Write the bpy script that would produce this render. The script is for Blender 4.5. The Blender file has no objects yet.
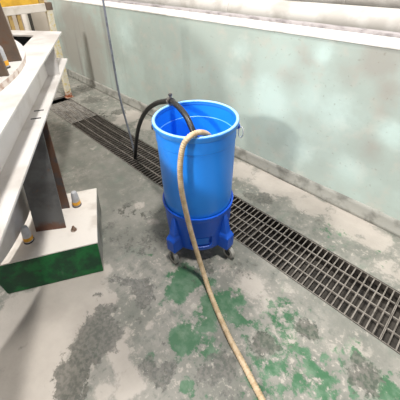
import bpy, bmesh, math, random
from mathutils import Vector, Matrix, noise
random.seed(7)
sc = bpy.context.scene
COL = sc.collection

# ---------------------------------------------------------------- camera, light, exposure
F_PX, PITCH, ROLL, YAW, CAM_H = 314.39, .5014, -.0227, -.8015, 1.9153
fw = Vector((math.sin(YAW)*math.cos(PITCH), math.cos(YAW)*math.cos(PITCH), -math.sin(PITCH)))
r0 = fw.cross(Vector((0, 0, 1))).normalized()
u0 = r0.cross(fw)
cr, sr = math.cos(ROLL), math.sin(ROLL)
rr = r0*cr + u0*sr
uu = u0*cr - r0*sr
camd = bpy.data.cameras.new('camera')
camd.sensor_fit = 'HORIZONTAL'
camd.sensor_width = 36
camd.lens = F_PX/400*36
camd.shift_y = -67/400
camd.clip_start = .02
cam = bpy.data.objects.new('camera', camd)
COL.objects.link(cam)
m = Matrix((rr, uu, -fw)).transposed().to_4x4()
m.translation = Vector((0, 0, CAM_H))
cam.matrix_world = m
sc.camera = cam

w = bpy.data.worlds.new('world')
sc.world = w
w.use_nodes = True
w.node_tree.nodes['Background'].inputs[0].default_value = (.93, .95, 1, 1)
w.node_tree.nodes['Background'].inputs[1].default_value = .33

def area(name, loc, target, size, power, color=(1, 1, 1), sy=None):
    l = bpy.data.lights.new(name, 'AREA')
    l.energy = power
    l.size = size
    if sy:
        l.shape = 'RECTANGLE'; l.size_y = sy
    l.color = color
    o = bpy.data.objects.new(name, l)
    COL.objects.link(o)
    o.location = loc
    d = Vector(target)-Vector(loc)
    o.rotation_euler = d.to_track_quat('-Z', 'Y').to_euler()
    return o
# high bay lamp over the frame, a hall lamp behind the viewer, and two added fill lights
area('high_bay_lamp', (-.42, .89, 6.2), (-1.4, .8, 0), .45, 345, (1, .97, .93))
area('hall_lamp', (-.42, -6.0, 5.0), (-1.4, 1.3, .5), .6, 440, (1, .97, .93), .45)
area('wall_fill_light', (-4.0, -3.8, 8.0), (-3.6, 2.3, .8), .8, 760, (1, .98, .95))  # fill light added to brighten the left end of the wall
area('far_fill_light', (-5.2, 2.2, 6.3), (-5.0, 1.6, 0), .8, 60, (1, .97, .93))  # unseen fill light, added to keep the far end bright

sc.view_settings.view_transform = 'Standard'
sc.view_settings.look = 'None'
sc.view_settings.gamma = 1
sc.view_settings.use_curve_mapping = False
sc.view_settings.exposure = 0.0

# ---------------------------------------------------------------- helpers
def lin(c):
    return tuple((v/255/12.92 if v/255 <= .04045 else ((v/255+.055)/1.055)**2.4) for v in c)

class NT:
    def __init__(s, name):
        s.m = bpy.data.materials.new(name)
        s.m.use_nodes = True
        s.t = s.m.node_tree
        s.b = s.t.nodes['Principled BSDF']
        s.co = s.t.nodes.new('ShaderNodeTexCoord').outputs['Object']
    def n(s, typ, **kw):
        nd = s.t.nodes.new(typ)
        for k, v in kw.items(): setattr(nd, k, v)
        return nd
    def link(s, a, b): s.t.links.new(a, b)
    def put(s, sock, v):
        if isinstance(v, bpy.types.NodeSocket): s.link(v, sock)
        else: sock.default_value = v
    def noise(s, scale, detail=4, rough=.55, stretch=None):
        nd = s.n('ShaderNodeTexNoise')
        nd.inputs['Scale'].default_value = scale
        nd.inputs['Detail'].default_value = detail
        nd.inputs['Roughness'].default_value = rough
        if stretch:
            mp = s.n('ShaderNodeMapping'); mp.inputs['Scale'].default_value = stretch
            s.link(s.co, mp.inputs[0]); s.link(mp.outputs[0], nd.inputs['Vector'])
        else: s.link(s.co, nd.inputs['Vector'])
        return nd.outputs['Fac']
    def math(s, op, a, b=0.0, clamp=False):
        nd = s.n('ShaderNodeMath', operation=op); nd.use_clamp = clamp
        s.put(nd.inputs[0], a); s.put(nd.inputs[1], b)
        return nd.outputs[0]
    def ramp(s, f, a, b, lo=0.0, hi=1.0):
        nd = s.n('ShaderNodeMapRange'); nd.interpolation_type = 'SMOOTHSTEP'
        s.put(nd.inputs[0], f)
        nd.inputs[1].default_value = a; nd.inputs[2].default_value = b
        nd.inputs[3].default_value = lo; nd.inputs[4].default_value = hi
        return nd.outputs[0]
    def mix(s, f, a, b):
        nd = s.n('ShaderNodeMix', data_type='RGBA')
        s.put(nd.inputs[0], f)
        for sock, v in ((nd.inputs[6], a), (nd.inputs[7], b)):
            if isinstance(v, tuple): sock.default_value = (*lin(v), 1)
            else: s.link(v, sock)
        return nd.outputs[2]
    def attr(s, name):
        nd = s.n('ShaderNodeAttribute'); nd.attribute_name = name
        sp = s.n('ShaderNodeSeparateColor'); s.link(nd.outputs['Color'], sp.inputs[0])
        return sp.outputs
    def bump(s, h, strength=.2, dist=.01):
        nd = s.n('ShaderNodeBump'); nd.inputs['Strength'].default_value = strength
        nd.inputs['Distance'].default_value = dist
        s.link(h, nd.inputs['Height']); s.link(nd.outputs[0], s.b.inputs['Normal'])
    def out(s, col, rough=.6, metal=0.0, spec=.5):
        if isinstance(col, tuple): s.b.inputs['Base Color'].default_value = (*lin(col), 1)
        else: s.link(col, s.b.inputs['Base Color'])
        s.put(s.b.inputs['Roughness'], rough); s.put(s.b.inputs['Metallic'], metal)
        s.b.inputs['Specular IOR Level'].default_value = spec
        return s.m

def simple(name, a, b=None, scale=8, rough=.6, metal=0.0, lo=.45, hi=.65, bump=0, spec=.5):
    t = NT(name)
    if b is None: b = tuple(int(v*.88) for v in a)
    f = t.noise(scale, 5)
    if bump: t.bump(t.noise(scale*6, 4), bump, .004)
    return t.out(t.mix(t.ramp(f, lo, hi), a, b), rough, metal, spec)

def wloc(o):
    v = Vector((0, 0, 0))
    while o: v = v+o.location; o = o.parent
    return v
def link(name, bm, mats, parent=None, smooth=False, bevel=0, seg=2, label=None, world=False, angle=None):
    """one mesh object; world=True: the shape was drawn in world metres"""
    bmesh.ops.recalc_face_normals(bm, faces=bm.faces)
    if world and parent: bmesh.ops.translate(bm, verts=bm.verts, vec=-wloc(parent))
    me = bpy.data.meshes.new(name)
    bm.to_mesh(me); bm.free()
    for mt in (mats if isinstance(mats, (list, tuple)) else [mats]): me.materials.append(mt)
    if smooth:
        me.shade_smooth()
        if angle: me.set_sharp_from_angle(angle=math.radians(angle))
    o = bpy.data.objects.new(name, me)
    COL.objects.link(o)
    if parent: o.parent = parent
    if bevel:
        md = o.modifiers.new('bevel', 'BEVEL'); md.width = bevel; md.segments = seg
        md.limit_method = 'ANGLE'; md.angle_limit = math.radians(40)
    if label: o['label'] = label
    return o

def thing(name, label, cat, loc=(0, 0, 0), group=None):
    o = bpy.data.objects.new(name, None)
    COL.objects.link(o)
    o.empty_display_size = .1
    o.location = loc
    return tag(o, label, cat, group)
def tag(o, label, cat, group=None):
    o['label'] = label; o['category'] = cat
    if group: o['group'] = group
    return o
def struct(o):
    o['kind'] = 'structure'
    return o

def box(bm, a, b, mat=0):
    vs = [bm.verts.new((x, y, z)) for z in (a[2], b[2]) for x, y in ((a[0], a[1]), (b[0], a[1]), (b[0], b[1]), (a[0], b[1]))]
    for f in ((0, 1, 2, 3), (4, 5, 6, 7), (0, 1, 5, 4), (1, 2, 6, 5), (2, 3, 7, 6), (3, 0, 4, 7)):
        bm.faces.new([vs[i] for i in f]).material_index = mat
def prism(bm, poly, z0, z1, mat=0):
    """poly: list of (x, y)"""
    lo = [bm.verts.new((x, y, z0)) for x, y in poly]
    hi = [bm.verts.new((x, y, z1)) for x, y in poly]
    bm.faces.new(lo).material_index = mat; bm.faces.new(hi).material_index = mat
    n = len(poly)
    for i in range(n):
        bm.faces.new((lo[i], lo[(i+1) % n], hi[(i+1) % n], hi[i])).material_index = mat
def loft(bm, rings, caps=True, closed=False):
    R = [[bm.verts.new(p) for p in r] for r in rings]
    n = len(R[0])
    pairs = list(zip(R, R[1:])) + ([(R[-1], R[0])] if closed else [])
    for a, b in pairs:
        for i in range(n): bm.faces.new((a[i], a[(i+1) % n], b[(i+1) % n], b[i]))
    if caps and not closed:
        bm.faces.new(R[0]); bm.faces.new(R[-1])
def lathe(bm, prof, c=(0, 0), n=64, caps=True, closed=False):
    loft(bm, [[(c[0]+r*math.cos(2*math.pi*k/n), c[1]+r*math.sin(2*math.pi*k/n), z) for k in range(n)] for r, z in prof], caps, closed)
def catmull(pts, sub=8):
    P = [Vector(p) for p in pts]
    P = [P[0]*2-P[1]] + P + [P[-1]*2-P[-2]]
    out = []
    for i in range(1, len(P)-2):
        for k in range(sub):
            t = k/sub
            a, b, c, d = P[i-1:i+3]
            out.append(.5*((2*b) + (c-a)*t + (2*a-5*b+4*c-d)*t*t + (3*b-a-3*c+d)*t**3))
    out.append(P[-2])
    return out
def resample(pts, step):
    out = [pts[0]]; acc = 0
    for a, b in zip(pts, pts[1:]):
        L = (b-a).length; s = step-acc
        while s <= L and L > 0:
            out.append(a.lerp(b, s/L)); s += step
        acc = (acc+L) % step
    return out
def tube(bm, pts, r, n=12, caps=True, closed=False):
    rings = []; prev = None
    N = len(pts)
    for i, p in enumerate(pts):
        t = (pts[(i+1) % N]-pts[i-1]) if closed else (pts[min(i+1, N-1)]-pts[max(i-1, 0)])
        t.normalize()
        if prev is None: prev = t.orthogonal().normalized()
        prev = (prev-t*prev.dot(t)).normalized()
        b = t.cross(prev)
        q = r(i) if callable(r) else r
        rings.append([p+prev*q*math.cos(2*math.pi*k/n)+b*q*math.sin(2*math.pi*k/n) for k in range(n)])
    loft(bm, rings, caps, closed)
def V2(a, b, s): return (a[0]+b[0]*s, a[1]+b[1]*s)
# ---------------------------------------------------------------- painted / worn masks (world metres: x, y|z, radius, strength)
GREEN = [(-.35,.95,.38,.5),(-.75,.75,.3,.42),(.0,1.15,.3,.42),(-.15,1.0,.2,.42),(-1.1,1.0,.2,.35),(-1.09,0.91,0.11,1),(-1.06,0.8,0.09,0.8),(-0.97,0.96,0.09,0.6),(-0.83,0.63,0.08,1),(-0.84,0.89,0.09,0.9),(-0.78,0.77,0.06,0.8),(-0.78,0.96,0.1,0.8),(-0.74,1.04,0.09,0.6),(-0.87,0.42,0.05,0.6),(-0.64,0.48,0.04,0.9),(-0.66,0.69,0.06,0.8),(-1.08,0.64,0.06,0.5),(-1.13,0.97,0.08,0.7),(-0.32,0.89,0.12,0.55),(-0.29,1.0,0.09,0.5),(-0.14,0.98,0.11,0.6),(0.1,1.18,0.09,0.7),(-0.04,1.05,0.1,0.5),(-0.69,0.94,0.07,0.7),(-0.54,1.2,0.09,0.5),(-0.42,0.86,0.11,0.5),(-1.12,0.23,0.03,0.5),(-1.94,1.22,0.09,0.3),(-1.58,0.77,0.09,0.2),(-1.44,0.84,0.06,0.5),(-0.57,1.96,0.19,0.35),(-0.26,2.0,0.13,0.35),(-0.56,0.5,0.08,0.4),(-0.57,0.79,0.08,0.4),(-2.26,1.1,0.12,0.25),(-0.54,1.07,0.08,0.4),(-0.31,1.14,0.08,0.35),(-0.43,0.69,0.1,0.4)]
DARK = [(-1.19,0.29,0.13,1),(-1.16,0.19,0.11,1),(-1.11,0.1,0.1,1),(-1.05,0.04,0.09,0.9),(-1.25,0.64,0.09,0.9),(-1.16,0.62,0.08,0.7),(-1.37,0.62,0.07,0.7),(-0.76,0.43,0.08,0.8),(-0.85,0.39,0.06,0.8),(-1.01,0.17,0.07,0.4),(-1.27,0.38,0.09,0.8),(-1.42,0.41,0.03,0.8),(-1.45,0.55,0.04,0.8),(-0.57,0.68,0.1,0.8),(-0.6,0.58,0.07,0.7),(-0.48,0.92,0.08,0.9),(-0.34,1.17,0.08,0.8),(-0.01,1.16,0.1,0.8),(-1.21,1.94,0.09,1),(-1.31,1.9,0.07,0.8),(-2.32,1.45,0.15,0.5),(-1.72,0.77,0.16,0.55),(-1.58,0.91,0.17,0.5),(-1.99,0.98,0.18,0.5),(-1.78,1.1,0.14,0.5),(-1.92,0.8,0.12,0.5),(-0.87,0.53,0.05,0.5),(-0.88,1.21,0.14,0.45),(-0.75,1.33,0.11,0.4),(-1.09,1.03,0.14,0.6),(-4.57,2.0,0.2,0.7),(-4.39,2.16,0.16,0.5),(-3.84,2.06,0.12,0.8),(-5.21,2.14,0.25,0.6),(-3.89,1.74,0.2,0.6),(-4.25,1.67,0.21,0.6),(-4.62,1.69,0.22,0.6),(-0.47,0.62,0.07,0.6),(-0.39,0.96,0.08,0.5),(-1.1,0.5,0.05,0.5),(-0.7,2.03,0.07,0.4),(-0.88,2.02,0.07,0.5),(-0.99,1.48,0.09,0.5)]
LIGHT = [(-1.57,-0.05,0.16,1),(-1.3,-0.11,0.15,1),(-1.35,0.01,0.16,1),(-1.65,0.19,0.15,1),(-1.6,0.34,0.1,1),(-1.69,0.01,0.13,1),(-1.16,-0.09,0.13,1),(-1.5,-0.13,0.12,1),(-1.46,0.37,0.13,0.9),(-1.44,0.16,0.17,1),(-1.31,0.05,0.14,1),(-1.19,-0.03,0.13,1),(-1.44,0.26,0.13,1),(-1.34,0.45,0.06,0.8),(-1.03,0.32,0.07,0.9),(-1.08,0.4,0.06,0.6),(-0.85,0.28,0.1,0.7),(-0.96,0.29,0.05,0.7),(-1.02,0.54,0.07,0.5),(-0.95,0.41,0.06,0.5),(-0.92,0.17,0.07,0.6),(-3.31,1.27,0.22,0.35),(-2.98,1.42,0.17,0.3),(-0.76,1.17,0.15,0.6),(-0.6,1.17,0.09,0.5),(-0.92,0.81,0.06,0.5),(-0.55,1.32,0.09,0.4),(-0.61,1.07,0.07,0.5),(-0.38,1.05,0.07,0.6),(-0.24,0.97,0.05,0.5),(-0.21,1.18,0.08,0.5),(-0.08,1.27,0.08,0.5),(-0.95,1.14,0.1,0.4),(-1.25,2.29,0.29,0.9),(-0.53,2.23,0.21,0.8),(-1.64,2.15,0.17,0.9),(-3.62,2.12,0.2,0.8),(-3.21,2.08,0.16,0.8),(-0.13,1.94,0.14,0.6),(-0.86,2.17,0.16,0.8),(-5.11,2.58,0.18,0.3),(-1.95,1.11,0.05,0.9),(-3.54,1.98,0.17,0.8),(-1.6,0.45,0.11,0.9),(-1.56,0.54,0.06,0.8),(-1.57,0.03,0.12,0.8),(-1.7,1.06,0.07,0.6),(-0.31,2.15,0.12,0.8)]
WBLUE = [(-1.47,0.78,0.23,0.9),(-0.87,0.86,0.2,0.7),(-0.43,0.81,0.12,0.9),(-1.04,1.28,0.09,0.9),(-1.36,1.17,0.18,0.4),(-1.11,0.39,0.23,0.6),(-0.66,0.39,0.16,0.6),(-3.81,1.06,0.29,0.7),(-1.84,1.18,0.14,0.6),(-1.54,0.91,0.13,0.8),(-4.15,0.27,0.41,0.5),(-0.71,0.83,0.11,0.5),(-1.09,0.89,0.17,0.6),(-1.96,0.91,0.18,0.4)]
WBROWN = [(-2.3,1.0,0.31,0.27),(-0.64,1.3,0.15,0.9),(-0.54,1.12,0.12,0.7),(-0.85,1.15,0.14,0.5),(-0.55,0.63,0.13,0.6),(-1.72,1.01,0.14,0.4),(-1.18,1.2,0.13,0.5),(-2.88,1.01,0.32,0.23),(-4.88,0.84,0.46,0.8),(-5.17,0.96,0.49,0.8),(-1.29,1.01,0.16,0.5),(-5.47,1.09,0.38,0.9),(-5.65,0.56,0.42,1),(-4.89,0.35,0.49,0.8),(-0.53,0.97,0.09,0.5),(-1.15,0.68,0.09,0.3)]

CALM = [(-3.37,1.37,0.37,1),(-3.28,1.14,0.36,1),(-2.63,1.33,0.28,1),(-2.02,0.87,0.26,1),(-1.67,0.82,0.21,0.8),(-1.97,1.19,0.2,0.8),(-2.44,1.04,0.26,1),(-0.79,1.39,0.1,0.7),(-0.52,1.4,0.09,0.7),(-0.23,1.36,0.1,0.7),(0.02,1.37,0.1,0.7)]
def mask(blobs, x, y):
    v = 0
    for bx, by, r, s in blobs:
        d2 = ((x-bx)**2+(y-by)**2)/(r*r)
        if d2 < 5: v = max(v, s*math.exp(-d2*.75))
    return v

def grid_attr(bm_pts, me, sets):
    at = me.color_attributes.new('wear', 'FLOAT_COLOR', 'POINT')
    for i, v in enumerate(me.vertices):
        a, b = bm_pts(v.co)
        at.data[i].color = [*(mask(s, a, b) for s in sets)]

# ---------------------------------------------------------------- materials
def floor_mat():
    t = NT('worn painted concrete')
    A = t.attr('wear')
    n1 = t.noise(2.2, 6, .6); n2 = t.noise(9, 6, .62); n3 = t.noise(42, 5, .6); n4 = t.noise(5.5, 8, .7); n5 = t.noise(15, 8, .72)
    c5 = t.math('SUBTRACT', n5, .5); c4 = t.math('SUBTRACT', n4, .5); c3 = t.math('SUBTRACT', n3, .5)
    lt = t.math('ADD', A[2], t.math('ADD', t.math('MULTIPLY', c4, 1.1), t.math('MULTIPLY', c5, 1.0)))
    an = t.n('ShaderNodeAttribute'); an.attribute_name = 'wear'
    calm = t.math('MAXIMUM', t.ramp(A[2], .5, .95), t.ramp(an.outputs['Alpha'], .15, .7))
    busy = t.math('SUBTRACT', 1.0, t.math('MULTIPLY', calm, .75))                          # well swept pale concrete has little speckle
    base = t.mix(t.ramp(n1, .38, .62), (117, 117, 109), (141, 138, 130))
    base = t.mix(t.math('MULTIPLY', busy, t.ramp(n5, .50, .60, 0, .7)), base, (104, 107, 99))
    base = t.mix(t.ramp(n4, .52, .66, 0, .35), base, (110, 126, 112))
    base = t.mix(t.math('MULTIPLY', busy, t.ramp(t.math('ADD', n5, t.math('MULTIPLY', c3, .45)), .445, .36, 0, .75)), base, (170, 163, 153))
    base = t.mix(t.ramp(lt, .32, .54, 0, .9), base, t.mix(t.ramp(n1, .35, .65), (166, 158, 149), (180, 172, 163)))
    g = t.math('ADD', A[0], t.math('ADD', t.math('MULTIPLY', c4, 1.1), t.math('MULTIPLY', c5, 1.5)))
    g = t.math('SUBTRACT', g, t.math('MULTIPLY', calm, .3))
    gcol = t.mix(t.ramp(n2, .42, .6), (30, 94, 54), (80, 116, 88))
    base = t.mix(t.ramp(g, .36, .54, 0, .85), base, gcol)
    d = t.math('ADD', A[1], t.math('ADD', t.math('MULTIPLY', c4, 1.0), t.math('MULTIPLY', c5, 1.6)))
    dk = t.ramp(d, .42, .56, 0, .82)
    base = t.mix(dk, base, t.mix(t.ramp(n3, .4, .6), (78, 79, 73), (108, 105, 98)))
    rough = t.math('SUBTRACT', .60, t.math('MULTIPLY', t.ramp(n1, .35, .7), .2))
    rough = t.math('SUBTRACT', rough, t.math('MULTIPLY', dk, .28))
    t.bump(t.math('ADD', t.math('MULTIPLY', n5, .7), t.math('MULTIPLY', n3, .3)), .35, .012)
    return t.out(base, rough, 0, .45)
def wall_mat():
    t = NT('stained pale green wall')
    A = t.attr('wear')
    n1 = t.noise(1.6, 5, .55); n2 = t.noise(6, 6, .6); n3 = t.noise(30, 4, .6)
    ns = t.noise(3.2, 4, .5, (1.6, 1, .12))
    base = t.mix(t.ramp(n1, .4, .62), (176, 190, 182), (166, 177, 169))
    base = t.mix(t.ramp(n2, .48, .7, 0, .7), base, (184, 182, 171))
    br = t.math('ADD', A[1], t.math('MULTIPLY', t.math('SUBTRACT', n2, .5), .7))
    base = t.mix(t.ramp(br, .15, .8, 0, .9), base, (158, 156, 148))
    bl = t.math('ADD', A[0], t.math('MULTIPLY', t.math('SUBTRACT', n2, .5), .8))
    base = t.mix(t.ramp(bl, .2, .95, 0, .8), base, (196, 216, 210))
    # shadow streaks painted as darker vertical bands towards the far end
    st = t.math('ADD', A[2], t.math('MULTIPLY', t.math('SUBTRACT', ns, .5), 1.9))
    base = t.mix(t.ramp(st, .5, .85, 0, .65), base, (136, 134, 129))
    base = t.mix(t.ramp(n3, .62, .72, 0, .4), base, (124, 118, 106))
    t.bump(n3, .12, .006)
    return t.out(base, .55, 0, .4)

M = {}
M['floor'] = floor_mat()
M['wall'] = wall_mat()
M['curb'] = simple('grey mortar', (150, 149, 141), (112, 111, 104), 7, .7, bump=.4)
M['coping'] = simple('white painted coping', (226, 223, 216), (205, 201, 193), 5, .6)
M['trench'] = simple('dirty drain concrete', (72, 67, 61), (46, 43, 40), 7, .6, bump=.4)
M['silt'] = simple('grey silt', (150, 146, 139), (110, 107, 101), 12, .7, bump=.4)
def grate_mat():
    t = NT('galvanised steel, tops worn bright')
    n = t.noise(14, 5)
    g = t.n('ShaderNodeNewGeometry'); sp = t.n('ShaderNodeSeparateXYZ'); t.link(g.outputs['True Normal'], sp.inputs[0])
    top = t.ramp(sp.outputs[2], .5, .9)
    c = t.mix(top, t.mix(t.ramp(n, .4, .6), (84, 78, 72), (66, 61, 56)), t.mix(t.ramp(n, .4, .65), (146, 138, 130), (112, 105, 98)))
    return t.out(c, .42, .35)
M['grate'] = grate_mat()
M['grate_rod'] = simple('polished galvanised rod', (158, 150, 142), (118, 110, 103), 10, .36, .5)
M['angle'] = simple('dark steel angle', (84, 79, 74), (58, 54, 50), 14, .5, .5)
M['white_steel'] = simple('white painted steel', (222, 218, 214), (204, 198, 192), 4, .5, bump=.05)
M['rust'] = simple('rust edge', (132, 92, 70), (176, 150, 132), 18, .75)
def primer():
    t = NT('rusty brown primer')
    n = t.noise(5, 6, .65); n2 = t.noise(22, 5, .6)
    c = t.mix(t.ramp(n, .42, .62), (116, 98, 84), (90, 80, 72))
    c = t.mix(t.ramp(n2, .55, .68, 0, .6), c, (128, 84, 56))
    t.bump(n2, .2, .004)
    return t.out(c, .55, .15)
M['primer'] = primer()
def column_mat():
    t = NT('grey steel with rust creeping up')
    sp = t.n('ShaderNodeSeparateXYZ'); t.link(t.co, sp.inputs[0])
    n = t.noise(12, 6, .65); n1 = t.noise(4, 5, .6)
    c = t.mix(t.ramp(n1, .4, .62), (112, 112, 112), (88, 87, 86))
    h = t.math('SUBTRACT', t.math('MULTIPLY', n, .22), t.math('SUBTRACT', sp.outputs[2], .245))
    c = t.mix(t.ramp(h, .02, .09, 0, .85), c, (112, 74, 54))
    c = t.mix(t.ramp(n, .6, .7, 0, .5), c, (124, 88, 64))
    t.bump(n, .15, .004)
    return t.out(c, .45, .3)
M['column'] = column_mat()
M['ring_edge'] = simple('grimy flange edge', (212, 203, 196), (168, 144, 130), 18, .65)
M['shade'] = simple('blackish painted shade', (24, 32, 38), (16, 22, 28), 6, .7)  # black colour standing in for shade inside the frame
M['column_rust'] = simple('rusted steel', (112, 84, 68), (90, 86, 84), 12, .65, .2)
def green_mat():
    t = NT('chipped dark green paint')
    n = t.noise(8, 6, .65); n2 = t.noise(26, 5, .65); n3 = t.noise(9, 5, .6, (3, 3, .25))
    c = t.mix(t.ramp(n, .4, .62), (10, 104, 48), (12, 64, 38))
    c = t.mix(t.ramp(n2, .6, .68, 0, .8), c, (38, 46, 40))
    c = t.mix(t.ramp(n3, .64, .74, 0, .6), c, (96, 120, 100))
    t.bump(n2, .4, .006)
    return t.out(c, .5)
M['green'] = green_mat()
M['grout'] = simple('off white grout', (226, 219, 210), (206, 197, 186), 6, .7, bump=.2)
M['cap'] = simple('grey plastic cap', (188, 188, 190), (160, 160, 162), 9, .5)
M['band'] = simple('amber plastic band', (226, 164, 44), (204, 140, 34), 14, .5)
M['nut'] = simple('rusty bolt', (126, 98, 80), (176, 160, 146), 40, .55, .4)
M['yellow'] = simple('yellow paint', (236, 186, 62), (214, 164, 52), 7, .5)
M['rail_white'] = simple('dirty white paint', (226, 218, 208), (206, 196, 182), 6, .6)
M['brownpost'] = simple('ochre paint worn', (190, 158, 96), (156, 126, 78), 20, .6)
def post_mat():
    t = NT('white post with yellow flecks and rusty foot')
    sp = t.n('ShaderNodeSeparateXYZ'); t.link(t.co, sp.inputs[0])
    n = t.noise(24, 4, .6)
    c = t.mix(t.ramp(n, .5, .6, 0, .8), (222, 214, 196), (214, 194, 112))
    h = t.math('SUBTRACT', t.math('MULTIPLY', n, .25), sp.outputs[2])
    c = t.mix(t.ramp(h, .0, .09), c, (156, 84, 48))
    return t.out(c, .6)
M['post'] = post_mat()
M['backwall'] = simple('beige block wall', (196, 184, 170), (182, 170, 156), 3, .8)
M['farwall'] = simple('cream panel wall', (232, 228, 222), (220, 216, 208), 2, .7)
M['pipe_big'] = simple('off white lagged pipe', (184, 180, 174), (162, 157, 150), 4, .55)
M['channel'] = simple('mauve grey steel channel', (160, 154, 155), (122, 116, 117), 10, .5)
def plastic(name, a, b, rough):
    t = NT(name)
    n = t.noise(7, 5, .6); n2 = t.noise(60, 3, .5)
    c = t.mix(t.ramp(n, .45, .7), a, b)
    t.bump(n2, .04, .003)
    return t.out(c, rough, 0, .5)
M['rim'] = plastic('blue plastic rim', (52, 140, 230), (36, 128, 222), .36)
M['blue'] = plastic('bright blue plastic', (32, 142, 248), (26, 134, 242), .36)
M['rim_highlight'] = plastic('pale blue rim highlight', (150, 196, 238), (112, 172, 232), .42)  # pale tone for the highlight painted on the bin rim
M['step'] = plastic('lighter blue step', (92, 164, 236), (70, 148, 230), .4)
M['blue_deep'] = plastic('royal blue plastic', (16, 88, 204), (14, 80, 190), .4)
M['blue_panel'] = plastic('mid blue plastic', (22, 112, 224), (20, 104, 214), .4)
M['rubber'] = simple('black rubber hose', (30, 31, 33), (24, 25, 27), 20, .42, bump=.15)
M['clamp'] = simple('dark zinc clamp', (84, 80, 78), (140, 136, 132), 40, .4, .6)
M['wire'] = simple('bright wire', (226, 226, 222), (200, 198, 194), 30, .35, .1)
M['wheel'] = simple('grey rubber tyre', (168, 165, 158), (132, 129, 124), 30, .55)
M['wheel_dark'] = simple('black caster', (38, 38, 40), (28, 28, 30), 30, .5)
M['cable'] = simple('grey blue cable', (124, 128, 138), (104, 108, 118), 20, .5)
def braid():
    t = NT('tan ribbed hose')
    n = t.noise(30, 4, .6); n2 = t.noise(5, 4, .6)
    c = t.mix(t.ramp(n, .42, .6), (200, 177, 146), (180, 155, 121))
    c = t.mix(t.ramp(n2, .55, .75, 0, .5), c, (164, 138, 102))
    t.bump(n, .3, .004)
    return t.out(c, .6)
M['tan'] = braid()

# ---------------------------------------------------------------- the setting
Y_NEAR, Y_FAR, Y_WALL = 1.403, 1.808, 2.329
X0, X1 = -6.3, 2.4
def plane_grid(name, xs, ys, z, mat, sets):
    bm = bmesh.new()
    V = [[bm.verts.new((x, y, z)) for y in ys] for x in xs]
    for i in range(len(xs)-1):
        for j in range(len(ys)-1):
            bm.faces.new((V[i][j], V[i+1][j], V[i+1][j+1], V[i][j+1]))
    return bm
def steps(a, b, d):
    n = max(1, round((b-a)/d)); return [a+(b-a)*i/n for i in range(n+1)]
bm = plane_grid('floor', steps(X0, X1, .035), steps(-2.4, Y_NEAR, .035), 0, None, None)
bm2 = plane_grid('floor', steps(X0, X1, .04), steps(Y_FAR, Y_WALL, .04), 0, None, None)
me_t = bpy.data.meshes.new('tmp'); bm2.to_mesh(me_t); bm2.free(); bm.from_mesh(me_t); bpy.data.meshes.remove(me_t)
fl = struct(link('floor', bm, M['floor']))
if fl.data.polygons[0].normal.z < 0: fl.data.flip_normals()
grid_attr(lambda c: (c.x, c.y), fl.data, (GREEN, DARK, LIGHT, CALM))

bm = bmesh.new()
D = -.18
box(bm, (X0, Y_NEAR-.06, D-.05), (X1, Y_FAR+.06, D))
box(bm, (X0, Y_NEAR-.06, D), (X1, Y_NEAR, -.002))
box(bm, (X0, Y_FAR, D), (X1, Y_FAR+.06, -.002))
struct(link('trim_1', bm, M['trench']))          # the drain channel under the gratings

# low bund wall
bm = bmesh.new()
xs, zs = steps(X0, X1, .05), steps(0, 1.40, .05)
V = [[bm.verts.new((x, Y_WALL, z)) for z in zs] for x in xs]
for i in range(len(xs)-1):
    for j in range(len(zs)-1):
        bm.faces.new((V[i][j], V[i+1][j], V[i+1][j+1], V[i][j+1]))
box(bm, (X0, Y_WALL+.002, 0), (X1, 2.66, 1.395))
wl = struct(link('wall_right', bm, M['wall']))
at = wl.data.color_attributes.new('wear', 'FLOAT_COLOR', 'POINT')
for i, v in enumerate(wl.data.vertices):
    x, z = v.co.x, v.co.z
    streak_shade = max(0, min(1, (-3.3-x)/1.1))*.5  # strength of the painted shadow streaks
    at.data[i].color = (mask(WBLUE, x, z), mask(WBROWN, x, z), streak_shade, 1)
bm = bmesh.new()
prof = [(2.329, 1.385), (2.322, 1.39), (2.322, 1.402), (2.335, 1.412), (2.56, 1.414), (2.56, 1.385)]
loft(bm, [[(x, y, z) for y, z in prof] for x in (X0, X1)])
struct(link('trim_2', bm, M['coping']))
bm = bmesh.new()
rings = []
for x in steps(X0, X1, .08):
    j = lambda k: noise.noise(Vector((x*3.1, k*7.7, 1.3)))*.006
    rings.append([(x, Y_WALL+.004, -.01), (x, 2.303+j(1), -.01), (x, 2.305+j(1), .03+j(2)), (x, 2.318+j(3), .062), (x, 2.316+j(4), .10+j(5)), (x, 2.322, .128+j(6)), (x, Y_WALL+.004, .136+j(6))])
loft(bm, rings)
struct(link('baseboard_right', bm, M['curb'], smooth=True))
# wall at the far end and the hall wall beyond the pipes
bm = bmesh.new(); box(bm, (X0-.15, -2.4, 0), (X0, 2.66, 3.2)); struct(link('wall_far', bm, M['backwall']))
bm = bmesh.new(); box(bm, (X0-.15, 3.7, 0), (X1, 3.85, 3.6)); struct(link('wall_beyond', bm, M['farwall']))

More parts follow.
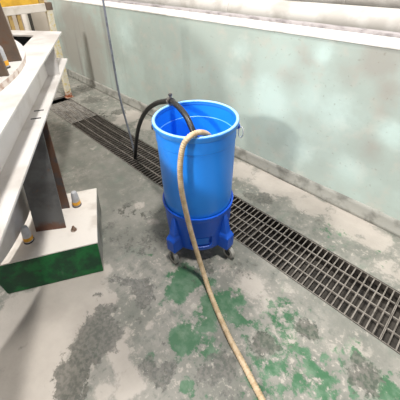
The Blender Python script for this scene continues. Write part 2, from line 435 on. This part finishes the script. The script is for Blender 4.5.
# steel channel and pipes behind the coping
bm = bmesh.new()
loft(bm, [[(x, y, z) for y, z in ((2.565, 1.397), (2.64, 1.397), (2.64, 1.405), (2.575, 1.405), (2.575, 1.428), (2.64, 1.428), (2.64, 1.436), (2.565, 1.436))] for x in (X0, X1)])
tag(link('steel_channel', bm, M['channel']), 'thin mauve grey steel channel running along the back of the white coping', 'channel')
def hpipe(name, y, z, r, label, rings_at):
    root = thing(name, label, 'pipe', (X0, y, z))
    bm = bmesh.new()
    n = 40
    loft(bm, [[(x, r*math.cos(2*math.pi*k/n), r*math.sin(2*math.pi*k/n)) for k in range(n)] for x in (0.0, X1-X0)])
    link('pipe_body', bm, M['pipe_big'], root, smooth=True)
    for x in rings_at:
        bm = bmesh.new()
        q = r+.004
        loft(bm, [[(x+dx, q*math.cos(2*math.pi*k/n), q*math.sin(2*math.pi*k/n)) for k in range(n)] for dx in (0.0, .03)])
        link('lagging_strap', bm, M['pipe_big'], root)
hpipe('lagged_pipe', 2.90, 1.435, .125, 'large off white horizontal pipe lying behind the low wall', [1.2, 3.88, 5.6, 7.4])
hpipe('lagged_pipe', 3.22, 1.60, .11, 'cream horizontal pipe at the top edge, behind the larger off white pipe', [2.0, 5.0])
# ---------------------------------------------------------------- drain gratings
PITCH_BAR = .041
def grating(x, L, label):
    t = thing('drain_grating', label, 'grating', (x, 0, 0), 'steel gratings over the floor drain')
    y0, y1 = Y_NEAR+.006, Y_FAR-.006
    bm = bmesh.new()
    for a, b in (((.001, y0, -.045), (.006, y1, -.001)), ((L-.006, y0, -.045), (L-.001, y1, -.001)),
                 ((.009, y0, -.045), (L-.009, y0+.006, -.001)), ((.009, y1-.006, -.045), (L-.009, y1, -.001))):
        box(bm, a, b)
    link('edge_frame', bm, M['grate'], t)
    bm = bmesh.new()
    n = round(L/PITCH_BAR)
    for k in range(1, n):
        xx = k*L/n
        box(bm, (xx-.0042, y0+.006, -.034), (xx+.0042, y1-.006, -.002))
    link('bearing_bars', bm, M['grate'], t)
    bm = bmesh.new()
    for k in range(1, 4):
        yy = y0+(y1-y0)*k/4
        box(bm, (.009, yy-.004, -.010), (L-.009, yy+.004, 0.0005))
    link('cross_rods', bm, M['grate_rod'], t)
    return t
grating(-3.98, .99, 'steel drain grating behind the foot of the black hose, ending at the silted one')
grating(-2.99, .99, 'steel drain grating under the ends of the black hose and grey cable')
grating(-2.00, .99, 'steel drain grating directly behind the blue bin')
grating(-1.01, .99, 'steel drain grating just right of the blue bin')
grating(-.02, .99, 'steel drain grating at the right edge of the photo')
g = grating(-4.85, .87, 'grey drain grating clogged with silt, at the far end of the drain')
bm = bmesh.new()
nx, ny = 30, 12
V = [[bm.verts.new((-4.845+.86*i/nx, Y_NEAR+.012+(Y_FAR-Y_NEAR-.024)*j/ny, -.007+.005*noise.noise(Vector((i*.6, j*.6, 0))))) for j in range(ny+1)] for i in range(nx+1)]
for i in range(nx):
    for j in range(ny): bm.faces.new((V[i][j], V[i+1][j], V[i+1][j+1], V[i][j+1]))
so = link('silt', bm, M['silt'], g, smooth=True, world=True, label='grey silt packed between the bars')
so['kind'] = 'stuff'
bm = bmesh.new(); box(bm, (X0, Y_NEAR+.003, -.03), (-5.06, Y_FAR-.003, -.002))
tag(link('drain_cover', bm, M['silt']), 'solid grey cover plate on the drain beyond the dark open gap', 'cover')
# steel angles that edge the drain
for y, s, lab in ((Y_NEAR, 1, 'nearer'), (Y_FAR, -1, 'farther')):
    bm = bmesh.new()
    box(bm, (X0, min(y, y+s*.006), -.05), (X1, max(y, y+s*.006), .0005))
    struct(link('trim_3' if s > 0 else 'trim_4', bm, M['angle']))

# ---------------------------------------------------------------- concrete plinth of the machine
pl = thing('concrete_plinth', 'low concrete plinth with green painted sides and white top under the steel leg', 'plinth', (-1.9, .45, 0))
FRb, FLb = (-1.560, .532), (-1.858, -.010)
BRb, BLb = (-2.160, .846), (-2.458, .304)
FRt, FLt = (-1.592, .548), (-1.91, -.055)
BRt, BLt = (-2.136, .836), (-2.454, .233)
bm = bmesh.new()
def skew(bm, lo, hi, z0, z1):
    a = [bm.verts.new((*p, z0)) for p in lo]; b = [bm.verts.new((*p, z1)) for p in hi]
    bm.faces.new(a); bm.faces.new(b)
    for i in range(4): bm.faces.new((a[i], a[(i+1) % 4], b[(i+1) % 4], b[i]))
skew(bm, (FRb, BRb, BLb, FLb), (FRt, BRt, BLt, FLt), 0, .238)
blk = link('base_block', bm, [M['green'], M['curb']], pl, bevel=.008, world=True, label='dark green painted concrete block')
for p in blk.data.polygons:                             # the wall side was never painted
    if p.normal.y > .6: p.material_index = 1
bm = bmesh.new()
poly = []
C4 = [FRt, BRt, BLt, FLt]
for i in range(4):                                       # trowelled, slightly uneven edge
    a, b = Vector(C4[i]), Vector(C4[(i+1) % 4])
    for k in range(8):
        p = a.lerp(b, k/8)
        nrm = Vector(((b-a).y, -(b-a).x)).normalized()
        poly.append(tuple(p+nrm*(.003*noise.noise(Vector((p.x*19, p.y*19, 0))))))
prism(bm, poly, .2385, .25)
link('grout_top', bm, M['grout'], pl, bevel=.004, world=True, label='off white grout top')

# ---------------------------------------------------------------- machine support frame
D2, E2 = (-.870, .492), (.492, .870)                     # along the beam, across it
def de(d, e): return (D2[0]*d+E2[0]*e, D2[1]*d+E2[1]*e)
fr = thing('machine_frame', 'big white steel machine frame with beams, round flange and brown gussets at left', 'machine frame', (-1.95, .45, 0))
G2 = Vector((-.852, -.524))
tip = Vector((-3.246, 1.268))
def far_at(e):                                           # where the far edge meets a line of constant e
    s = (e-tip.dot(Vector(E2)))/G2.dot(Vector(E2)); return tip+G2*s
nrm = Vector((G2.y, -G2.x))
if nrm.dot(Vector(D2)) > 0: nrm = -nrm
def near_at(e, wd):
    q = tip+nrm*wd; s = (e-q.dot(Vector(E2)))/G2.dot(Vector(E2)); return q+G2*s
Z_TOP, Z_BOT, TF = 1.33, 1.045, .018
def long_plate(e0, e1, z0, z1):
    prism(bm, [de(.15, e1), tuple(far_at(e1)), tuple(far_at(e0)), de(.15, e0)], z0, z1)
e_out, e_in, e_web = -.490, -.726, -.608
bm = bmesh.new()
long_plate(e_in, e_out, Z_TOP-TF, Z_TOP)
long_plate(e_web-.008, e_web+.008, Z_BOT+TF, Z_TOP-TF)
long_plate(e_in, e_out, Z_BOT, Z_BOT+TF)
bmb = link('beam', bm, M['white_steel'], fr, bevel=.003, world=True)
for q in ((-2.118, .566), (-2.006, .506)):
    bm = bmesh.new(); c = Vector(q); a = Vector(E2)*.03; b = Vector(D2)*.007   # dark slots on the lower flange
    prism(bm, [tuple(c-a-b), tuple(c+a-b), tuple(c+a+b), tuple(c-a+b)], Z_BOT+TF-.004, Z_BOT+TF+.0015)
    link('slot', bm, M['wheel_dark'], bmb, world=True)
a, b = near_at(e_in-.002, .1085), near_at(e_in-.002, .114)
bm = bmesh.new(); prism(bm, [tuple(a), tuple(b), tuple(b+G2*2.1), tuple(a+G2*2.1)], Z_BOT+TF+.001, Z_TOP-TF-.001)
link('shade_panel', bm, M['shade'], fr, world=True, label='added blackish panel with the shade of the frame opening painted in')  # added panel, its colour holds the shade on the cross beam web
# stiffener closing the far end, cross beam
bm = bmesh.new()
for lo, hi in ((0, .19),):
    for z0, z1, o0, o1 in ((Z_TOP-TF, Z_TOP, 0, .20), (Z_BOT, Z_BOT+TF, 0, .20), (Z_BOT+TF, Z_TOP-TF, .092, .108)):
        a, b = near_at(e_in, o0), near_at(e_in, o1)
        prism(bm, [tuple(a), tuple(b), tuple(b+G2*2.2), tuple(a+G2*2.2)], z0, z1)
link('cross_beam', bm, M['white_steel'], fr, bevel=.003, world=True)
bm = bmesh.new()
pE = far_at(e_web); q = pE+nrm*.03
prism(bm, [tuple(Vector(de(2.9, e_web+.008))), tuple(Vector(de(2.9, e_out-.01))), tuple(Vector(de(2.888, e_out-.01))), tuple(Vector(de(2.888, e_web+.008)))], Z_BOT+TF, Z_TOP-TF)
link('stiffener_plate', bm, M['white_steel'], fr, world=True)

bm = bmesh.new()                                         # unseen plate added to block light over the lower left floor
prism(bm, [de(.15, e_in-.002), de(1.55, e_in-.002), de(1.55, -1.05), de(.9, -1.5), de(.15, -1.5)], Z_BOT, Z_BOT+TF)
link('light_blocker_plate', bm, M['white_steel'], fr, world=True)
# leg: two flange plates and a web; the near plate leans in towards the top
bm = bmesh.new()
dir_e = Vector((.57, .822))
nr0, nl0 = Vector((-1.876, .455)), Vector((-1.992, .288))
nr1 = Vector((-1.992, .520)); nl1 = nr1-dir_e*.20
fr0 = Vector((-2.058, .568)); flf0 = fr0-dir_e*.20
back = Vector(D2)
def plate(a0, b0, a1, b1, th, z0, z1):
    lo = [a0, b0, b0+back*th, a0+back*th]; hi = [a1, b1, b1+back*th, a1+back*th]
    A = [bm.verts.new((*p, z0)) for p in lo]; B = [bm.verts.new((*p, z1)) for p in hi]
    bm.faces.new(A); bm.faces.new(B)
    for i in range(4): bm.faces.new((A[i], A[(i+1) % 4], B[(i+1) % 4], B[i]))
plate(nl0, nr0, nl1, nr1, .014, .25, Z_BOT)
col = link('leg', bm, M['column'], fr, world=True, bevel=.002, label='grey steel leg with rust at the foot')
bm = bmesh.new()
fr1 = fr0+back*.03
plate(flf0, fr0, flf0+back*.03, fr1, .014, .25, Z_BOT)
link('leg_flange', bm, M['column_rust'], col, world=True, bevel=.002, label='rusted rear flange of the leg')
bm = bmesh.new()
mid0, midf = (nl0+nr0)/2+back*.014, (flf0+fr0)/2
mid1, midf1 = (nl1+nr1)/2+back*.014, (flf0+fr1+back*.03)/2
sd = dir_e*.006
A = [bm.verts.new((*p, .25)) for p in (mid0-sd, mid0+sd, midf+sd, midf-sd)]
B = [bm.verts.new((*p, Z_BOT)) for p in (mid1-sd, mid1+sd, midf1+sd, midf1-sd)]
bm.faces.new(A); bm.faces.new(B)
for i in range(4): bm.faces.new((A[i], A[(i+1) % 4], B[(i+1) % 4], B[i]))
link('leg_web', bm, M['column'], col, world=True)

# round flange, tank skirt, gussets
RC, RR = (-3.081, -1.140), 1.919
bm = bmesh.new()
lathe(bm, [(1.722, Z_TOP+.0005), (RR, Z_TOP+.0005), (RR, 1.366), (1.722, 1.366)], RC, 160, closed=True)
rg = link('round_flange', bm, [M['white_steel'], M['ring_edge']], fr, world=True, smooth=True, angle=30)
for p in rg.data.polygons:
    if abs(p.normal.z) < .3: p.material_index = 1
bm = bmesh.new()
lathe(bm, [(1.72, .3), (1.72, 2.25), (1.70, 2.25), (1.70, .3)], RC, 96, closed=True)
link('tank_skirt', bm, M['white_steel'], fr, world=True, smooth=True, angle=30)
for k, deg in enumerate((28, 37, 46, 55.2, 65, 101, 112)):
    a = math.radians(deg)
    u = Vector((math.cos(a), math.sin(a))); n_ = Vector((-u.y, u.x))*.011
    c = Vector(RC)
    bm = bmesh.new()
    prof = [(1.724, 1.367), (1.914, 1.367), (1.872, 1.90), (1.80, 2.10), (1.724, 2.2)]
    A = [bm.verts.new((*(c+u*r+n_), z)) for r, z in prof]; B = [bm.verts.new((*(c+u*r-n_), z)) for r, z in prof]
    bm.faces.new(A); bm.faces.new(B)
    for i in range(5): bm.faces.new((A[i], A[(i+1) % 5], B[(i+1) % 5], B[i]))
    link('gusset', bm, M['primer'], fr, world=True, bevel=.002, label='rusty brown gusset plate')

def bolt_cap(loc, label, tilt=(0, 0)):
    t = thing('bolt_cap', label, 'bolt cap', loc, 'grey bolt caps with an amber band')
    t.rotation_euler = (tilt[0], tilt[1], 0)
    bm = bmesh.new()
    lathe(bm, [(.030, .004), (.029, .05), (.0235, .115), (.018, .130), (.009, .135)], n=28)
    link('cap_body', bm, M['cap'], t, smooth=True, angle=40)
    bm = bmesh.new()
    lathe(bm, [(.0302, .016), (.0318, .018), (.0308, .044), (.0292, .046)], n=28, closed=True)
    link('amber_band', bm, M['band'], t, smooth=True, angle=40)
    bm = bmesh.new()
    lathe(bm, [(.034, 0), (.034, .006), (.030, .008)], n=28)
    link('base_ring', bm, M['wheel_dark'], t, smooth=True, angle=40)
bolt_cap((-2.050, .622, .25), 'grey bolt cap with amber band on the plinth, standing behind the steel leg')
bolt_cap((-1.945, .224, .25), 'shaded grey bolt cap with amber band on the plinth, left of the steel leg')
bolt_cap((-2.172, .460, 1.367), 'pale bolt cap with amber band up on the round flange between brown gussets')
t = thing('anchor_bolt', 'small rusty anchor bolt and nut on the white plinth top', 'bolt', (-1.816, .486, .25))
bm = bmesh.new(); lathe(bm, [(.021, 0), (.021, .005)], n=24); link('washer', bm, M['nut'], t)
bm = bmesh.new(); lathe(bm, [(.0155, .005), (.0155, .020)], n=6); link('nut', bm, M['nut'], t, bevel=.0015)
bm = bmesh.new(); lathe(bm, [(.0085, .020), (.0085, .033), (.0065, .036)], n=16); link('stud', bm, M['nut'], t)

# ---------------------------------------------------------------- railing at the far end
RX = -4.947
ra = thing('safety_railing', 'yellow and white railing with a rust footed post behind the white beam', 'railing', (RX, 1.82, 0))
bm = bmesh.new(); box(bm, (RX-.04, 1.785, .004), (RX+.04, 1.865, 1.34)); pst = link('post', bm, M['post'], ra, world=True, bevel=.004, label='white post with yellow flecks and a rusty foot')
bm = bmesh.new(); box(bm, (RX-.065, 1.765, 0), (RX+.065, 1.885, .010)); link('foot_plate', bm, M['rust'], pst, world=True)
bm = bmesh.new(); box(bm, (RX-.045, 1.79, 1.34), (RX+.045, 1.875, 1.44)); link('post_cap', bm, M['primer'], pst, world=True, bevel=.004)
bm = bmesh.new(); box(bm, (RX-.035, -.6, 1.325), (RX+.035, 1.785, 1.435)); link('rail', bm, M['rail_white'], ra, world=True, bevel=.006, label='white middle rail')
bm = bmesh.new(); box(bm, (RX-.03, 1.20, 1.4355), (RX+.03, 1.705, 1.64)); link('yellow_board', bm, M['yellow'], ra, world=True, bevel=.004, label='yellow top board')
bm = bmesh.new(); box(bm, (RX-.03, 1.71, 1.4355), (RX+.03, 1.78, 1.56)); link('end_bracket', bm, M['brownpost'], ra, world=True)
for y, wd in ((1.30, .022), (1.405, .022)):
    bm = bmesh.new(); box(bm, (RX-.022, y-wd, .004), (RX+.022, y+wd, 1.325)); link('baluster', bm, M['brownpost'], ra, world=True, label='worn ochre upright')
t = thing('wall_pipe', 'pale vertical pipe on the beige far wall below the white rail', 'pipe', (X0+.07, 1.872, 0))
bm = bmesh.new(); lathe(bm, [(.05, 0), (.05, 2.4)], n=28); link('pipe_body', bm, M['rail_white'], t, smooth=True, angle=40)
for z in (.5, 1.25, 2.0):
    bm = bmesh.new(); box(bm, (-.07, -.065, z), (.02, .065, z+.03)); link('pipe_bracket', bm, M['rail_white'], t)
bm = bmesh.new(); box(bm, (X0, 1.925, .0), (X0+.05, 1.985, 2.4))  # added dark strip, imitates the shadow band beside the pipe
tag(link('pipe_shade_strip', bm, M['trench']), 'dark narrow vertical strip painted for the shadow beside the pale pipe on the far wall', 'shade_strip')

# ---------------------------------------------------------------- blue bin on its dolly
BC = (-1.294, 1.2176)
RZ = 1.061
bn = thing('round_bin', 'tall round bright blue plastic bin standing in a wheeled dolly', 'bin', (*BC, .155))
bm = bmesh.new()
prof = [(.05, .155), (.190, .155), (.203, .165), (.2375, .43), (.2440, .60), (.2505, .80), (.2535, .93), (.2575, .935), (.2585, 1.005), (.2605, 1.024),
        (.2545, 1.026), (.2515, .9425), (.2480, .9395), (.2465, .80), (.2400, .60), (.2335, .43), (.199, .170), (.187, .163), (.05, .163)]
rings = [[(BC[0]+r*math.cos(2*math.pi*k/96), BC[1]+r*math.sin(2*math.pi*k/96), z) for k in range(96)] for r, z in prof]
loft(bm, rings, caps=True)
bb = link('bin_body', bm, [M['blue'], M['step']], bn, world=True, smooth=True, angle=35)
for p in bb.data.polygons:                              # lighter step inside
    q = p.center+bn.location
    if .939 < q.z < .943 and math.hypot(q.x-BC[0], q.y-BC[1]) < .2515: p.material_index = 1
bm = bmesh.new()
pr = []
for k in range(13):                                     # rolled rim
    a = math.pi*(1.18-1.36*k/12)
    pr.append((.2635+.0105*math.cos(a), 1.0500+.0115*math.sin(a)))
pr += [(.2725, 1.026), (.2690, 1.021), (.2590, 1.021), (.2545, 1.026), (.2535, 1.040)]
lathe(bm, pr, BC, 96, closed=True)
rm = link('rim', bm, [M['rim'], M['rim_highlight']], bn, world=True, smooth=True, angle=50, label='lighter blue rolled rim with a highlight painted on top')
for p in rm.data.polygons:
    if p.center.z+bn.location.z > 1.0565: p.material_index = 1  # edge highlight painted along the top of the rim
for deg, nm in ((38, 'wire ring hanging from a lug'), (224, 'small dark lug')):
    a = math.radians(deg); u = Vector((math.cos(a), math.sin(a), 0)); v = Vector((-u.y, u.x, 0))
    base = Vector((*BC, 1.008))
    bm = bmesh.new()
    pts = [base+u*r+Vector((0, 0, z)) for r, z in ((.258, .012), (.276, .010), (.280, -.006), (.272, -.018), (.257, -.018))]
    A = [bm.verts.new(p+v*.012) for p in pts]; B = [bm.verts.new(p-v*.012) for p in pts]
    bm.faces.new(A); bm.faces.new(B)
    for i in range(5): bm.faces.new((A[i], A[(i+1) % 5], B[(i+1) % 5], B[i]))
    lug = link('handle_lug', bm, M['blue_deep'], bn, world=True, bevel=.002)
    bm = bmesh.new()
    ctr = base+u*.286+Vector((0, 0, -.044))
    sc_ = (.024, .036) if deg == 38 else (.012, .014)
    if deg != 38: ctr = base+u*.280+Vector((0, 0, -.022))
    ax = (v*.8-u*.6) if deg == 38 else v
    pts = [ctr+ax*sc_[0]*math.cos(t_)+(Vector((0, 0, 1))+u*.12)*sc_[1]*math.sin(t_) for t_ in [2*math.pi*k/28 for k in range(28)]]
    tube(bm, pts, .0036, 8, closed=True)
    link('handle_ring', bm, M['wire'] if deg == 38 else M['clamp'], lug, world=True, smooth=True)

FACE = math.radians(-41)
dl = thing('bin_dolly', 'royal blue plastic dolly with four casters under the bright blue bin', 'dolly', (*BC, 0))
bm = bmesh.new()
NA = 160
zs_ = [.112, .120] + [.135+.0125*i for i in range(23)] + [.418, .428, .433]
def skirt_r(z): return .224+(z-.112)/(.433-.112)*.0245
def slot_in(a, z):
    da = (a-FACE+math.pi) % (2*math.pi)-math.pi
    x, y = da*.235, z-.203
    dx, dy = max(abs(x)-.066, 0), max(abs(y)-.032, 0)
    dist = math.hypot(dx, dy)
    return 1 if dist < .012 else 0
rings = []
for z in zs_:
    ring = []
    for k in range(NA):
        a = 2*math.pi*k/NA
        r = skirt_r(z)+(.006 if z > .41 else 0)-(.004 if z < .115 else 0)-.030*slot_in(a, z)
        ring.append((BC[0]+r*math.cos(a), BC[1]+r*math.sin(a), z))
    rings.append(ring)
inner = [[(BC[0]+(skirt_r(z)-.022 if z < .4 else .2415)*math.cos(2*math.pi*k/NA), BC[1]+(skirt_r(z)-.022 if z < .4 else .2415)*math.sin(2*math.pi*k/NA), z) for k in range(NA)] for z in (.433, .40, .154)]
inner.append([(BC[0]+.05*math.cos(2*math.pi*k/NA), BC[1]+.05*math.sin(2*math.pi*k/NA), .150) for k in range(NA)])
bot = [[(BC[0]+.05*math.cos(2*math.pi*k/NA), BC[1]+.05*math.sin(2*math.pi*k/NA), .115) for k in range(NA)]]
loft(bm, bot+rings+inner, caps=False, closed=True)
sk = link('skirt', bm, M['blue_deep'], dl, world=True, smooth=True, angle=40)
bm = bmesh.new()
rows = []
for i in range(7):
    z = .166+.066*i/6
    rows.append([(z, FACE+(-.062+.124*k/16)/.235) for k in range(17)])
Fv = [[bm.verts.new((BC[0]+(skirt_r(z)-.009)*math.cos(a), BC[1]+(skirt_r(z)-.009)*math.sin(a), z)) for z, a in r] for r in rows]
Bv = [[bm.verts.new((BC[0]+(skirt_r(z)-.034)*math.cos(a), BC[1]+(skirt_r(z)-.034)*math.sin(a), z)) for z, a in r] for r in rows]
for G in (Fv, Bv):
    for i in range(6):
        for k in range(16): bm.faces.new((G[i][k], G[i][k+1], G[i+1][k+1], G[i+1][k]))
loop = lambda G: G[0]+[r[-1] for r in G[1:]]+G[-1][-2::-1]+[r[0] for r in G[-2:0:-1]]
a_, b_ = loop(Fv), loop(Bv)
for i in range(len(a_)): bm.faces.new((a_[i], a_[(i+1) % len(a_)], b_[(i+1) % len(a_)], b_[i]))
link('slot_panel', bm, M['blue_panel'], dl, world=True, smooth=True, angle=40, label='lighter blue panel in the slot of the dolly')
def place(u, v, r, s, z): return Vector((BC[0], BC[1], z))+u*r+v*s
for k, deg in enumerate((-86, 4, 94, 184)):
    a = math.radians(deg); u = Vector((math.cos(a), math.sin(a), 0)); v = Vector((-u.y, u.x, 0))
    bm = bmesh.new()
    rings = []
    for r0_, r1_, hw, z in ((.205, .288, .038, .106), (.205, .300, .043, .114), (.205, .302, .044, .215), (.207, .288, .040, .232), (.210, .280, .033, .246), (.215, .260, .021, .36), (.218, .2485, .014, .405)):
        rings.append([place(u, v, r0_, -hw, z), place(u, v, r1_, -hw*.86, z), place(u, v, r1_, hw*.86, z), place(u, v, r0_, hw, z)])
    loft(bm, rings)
    br = link('caster_bracket', bm, M['blue_deep'], dl, world=True, bevel=.006, seg=3)
    # caster: fork and wheel
    ca = math.radians(174+k*5)
    cu = Vector((math.cos(ca), math.sin(ca), 0)); cv = Vector((-cu.y, cu.x, 0))
    hub = place(u, v, .282, .008, .050)
    bm = bmesh.new()
    tube(bm, [hub-cv*.014, hub+cv*.014], .0495, 36)
    cs = link('caster_wheel', bm, M['wheel'], dl, world=True, bevel=.004, smooth=True, angle=40, label='grey caster wheel')
    for s_ in (-1, 1):
        bm = bmesh.new(); tube(bm, [hub+cv*.0142*s_, hub+cv*.0160*s_], .024, 28)
        link('wheel_hub', bm, M['wheel_dark'], cs, world=True)
    for s_ in (-1, 1):
        bm = bmesh.new()
        o0 = hub+cv*.0163*s_; o1 = hub+cv*.0195*s_
        up = Vector((0, 0, .052))
        P0 = [o0-cu*.007-Vector((0, 0, .007)), o0+cu*.007-Vector((0, 0, .007)), o0+cu*.011+up, o0-cu*.011+up]
        P1 = [p+(o1-o0) for p in P0]
        A = [bm.verts.new(p) for p in P0]; B = [bm.verts.new(p) for p in P1]
        bm.faces.new(A); bm.faces.new(B)
        for i in range(4): bm.faces.new((A[i], A[(i+1) % 4], B[(i+1) % 4], B[i]))
        link('caster_fork', bm, M['wheel_dark'], cs, world=True)

# ---------------------------------------------------------------- hoses and cable
bh = thing('black_hose', 'black rubber hose arching from the drain grating over the rim into the blue bin', 'hose', (-2.63, 1.528, 0))
bp = [(-2.620, 1.525, .003), (-2.595, 1.518, .06), (-2.523, 1.499, .224), (-2.383, 1.461, .469), (-2.215, 1.416, .672), (-2.028, 1.365, .836), (-1.834, 1.313, .960), (-1.675, 1.269, 1.036),
      (-1.554, 1.237, 1.083), (-1.448, 1.208, 1.085), (-1.353, 1.182, 1.067), (-1.291, 1.165, 1.030), (-1.243, 1.153, .972), (-1.215, 1.146, .88)]
bm = bmesh.new(); tube(bm, catmull(bp, 10), .0195, 16)
link('hose_body', bm, M['rubber'], bh, world=True, smooth=True, angle=50)
cpos = Vector((-1.560, 1.239, 1.080)); cd = Vector((.97, -.25, .12)).normalized()
bm = bmesh.new(); tube(bm, [cpos-cd*.018, cpos+cd*.018], .027, 24)
cl = link('hose_clamp', bm, M['clamp'], bh, world=True, smooth=True, angle=40, label='dark zinc hose clamp with an upright screw')
bm = bmesh.new()
side = Vector((-.7, -.7, 0))*.012
tube(bm, [cpos+Vector((0, 0, .02)), cpos+Vector((0, 0, .046))], .010, 12)
tube(bm, [cpos+Vector((0, 0, .042)), cpos+Vector((0, 0, .055))], .014, 6)
link('clamp_screw', bm, M['clamp'], cl, world=True)
tp = [(-1.16, 1.22, .78), (-1.125, 1.195, .92), (-1.108, 1.145, 1.02), (-1.099, 1.087, 1.070), (-1.101, 1.032, 1.088), (-1.108, .986, 1.076), (-1.121, .958, 1.036), (-1.130, .941, .956), (-1.134, .933, .863),
      (-1.132, .934, .734), (-1.116, .943, .583), (-1.090, .956, .407), (-1.055, .969, .242), (-1.005, .971, .100), (-.901, .930, .020), (-.762, .864, .0165), (-.624, .805, .0165), (-.495, .761, .0165), (-.330, .702, .0165), (-.201, .661, .0165), (.0, .60, .0165), (.3, .52, .0165)]
path = resample(catmull(tp, 14), .0035)
bm = bmesh.new(); tube(bm, path, lambda i: .0158+.0013*math.sin(i*2*math.pi/4), 16)
th_ = link('tan_hose', bm, M['tan'], smooth=True, angle=80)
tag(th_, 'tan ribbed hose looped over the front rim of the bin and trailing across the floor', 'hose')

kp = [(-2.668, 1.556, .004), (-2.700, 1.552, .224), (-2.752, 1.524, .685), (-2.769, 1.519, 1.198), (-2.776, 1.517, 1.624), (-2.788, 1.513, 1.824), (-2.80, 1.51, 2.6)]
bm = bmesh.new(); tube(bm, catmull(kp, 8), .0105, 10)
tag(link('hanging_cable', bm, M['cable'], smooth=True), 'thin grey blue cable hanging straight down in front of the wall onto the drain grating', 'cable')
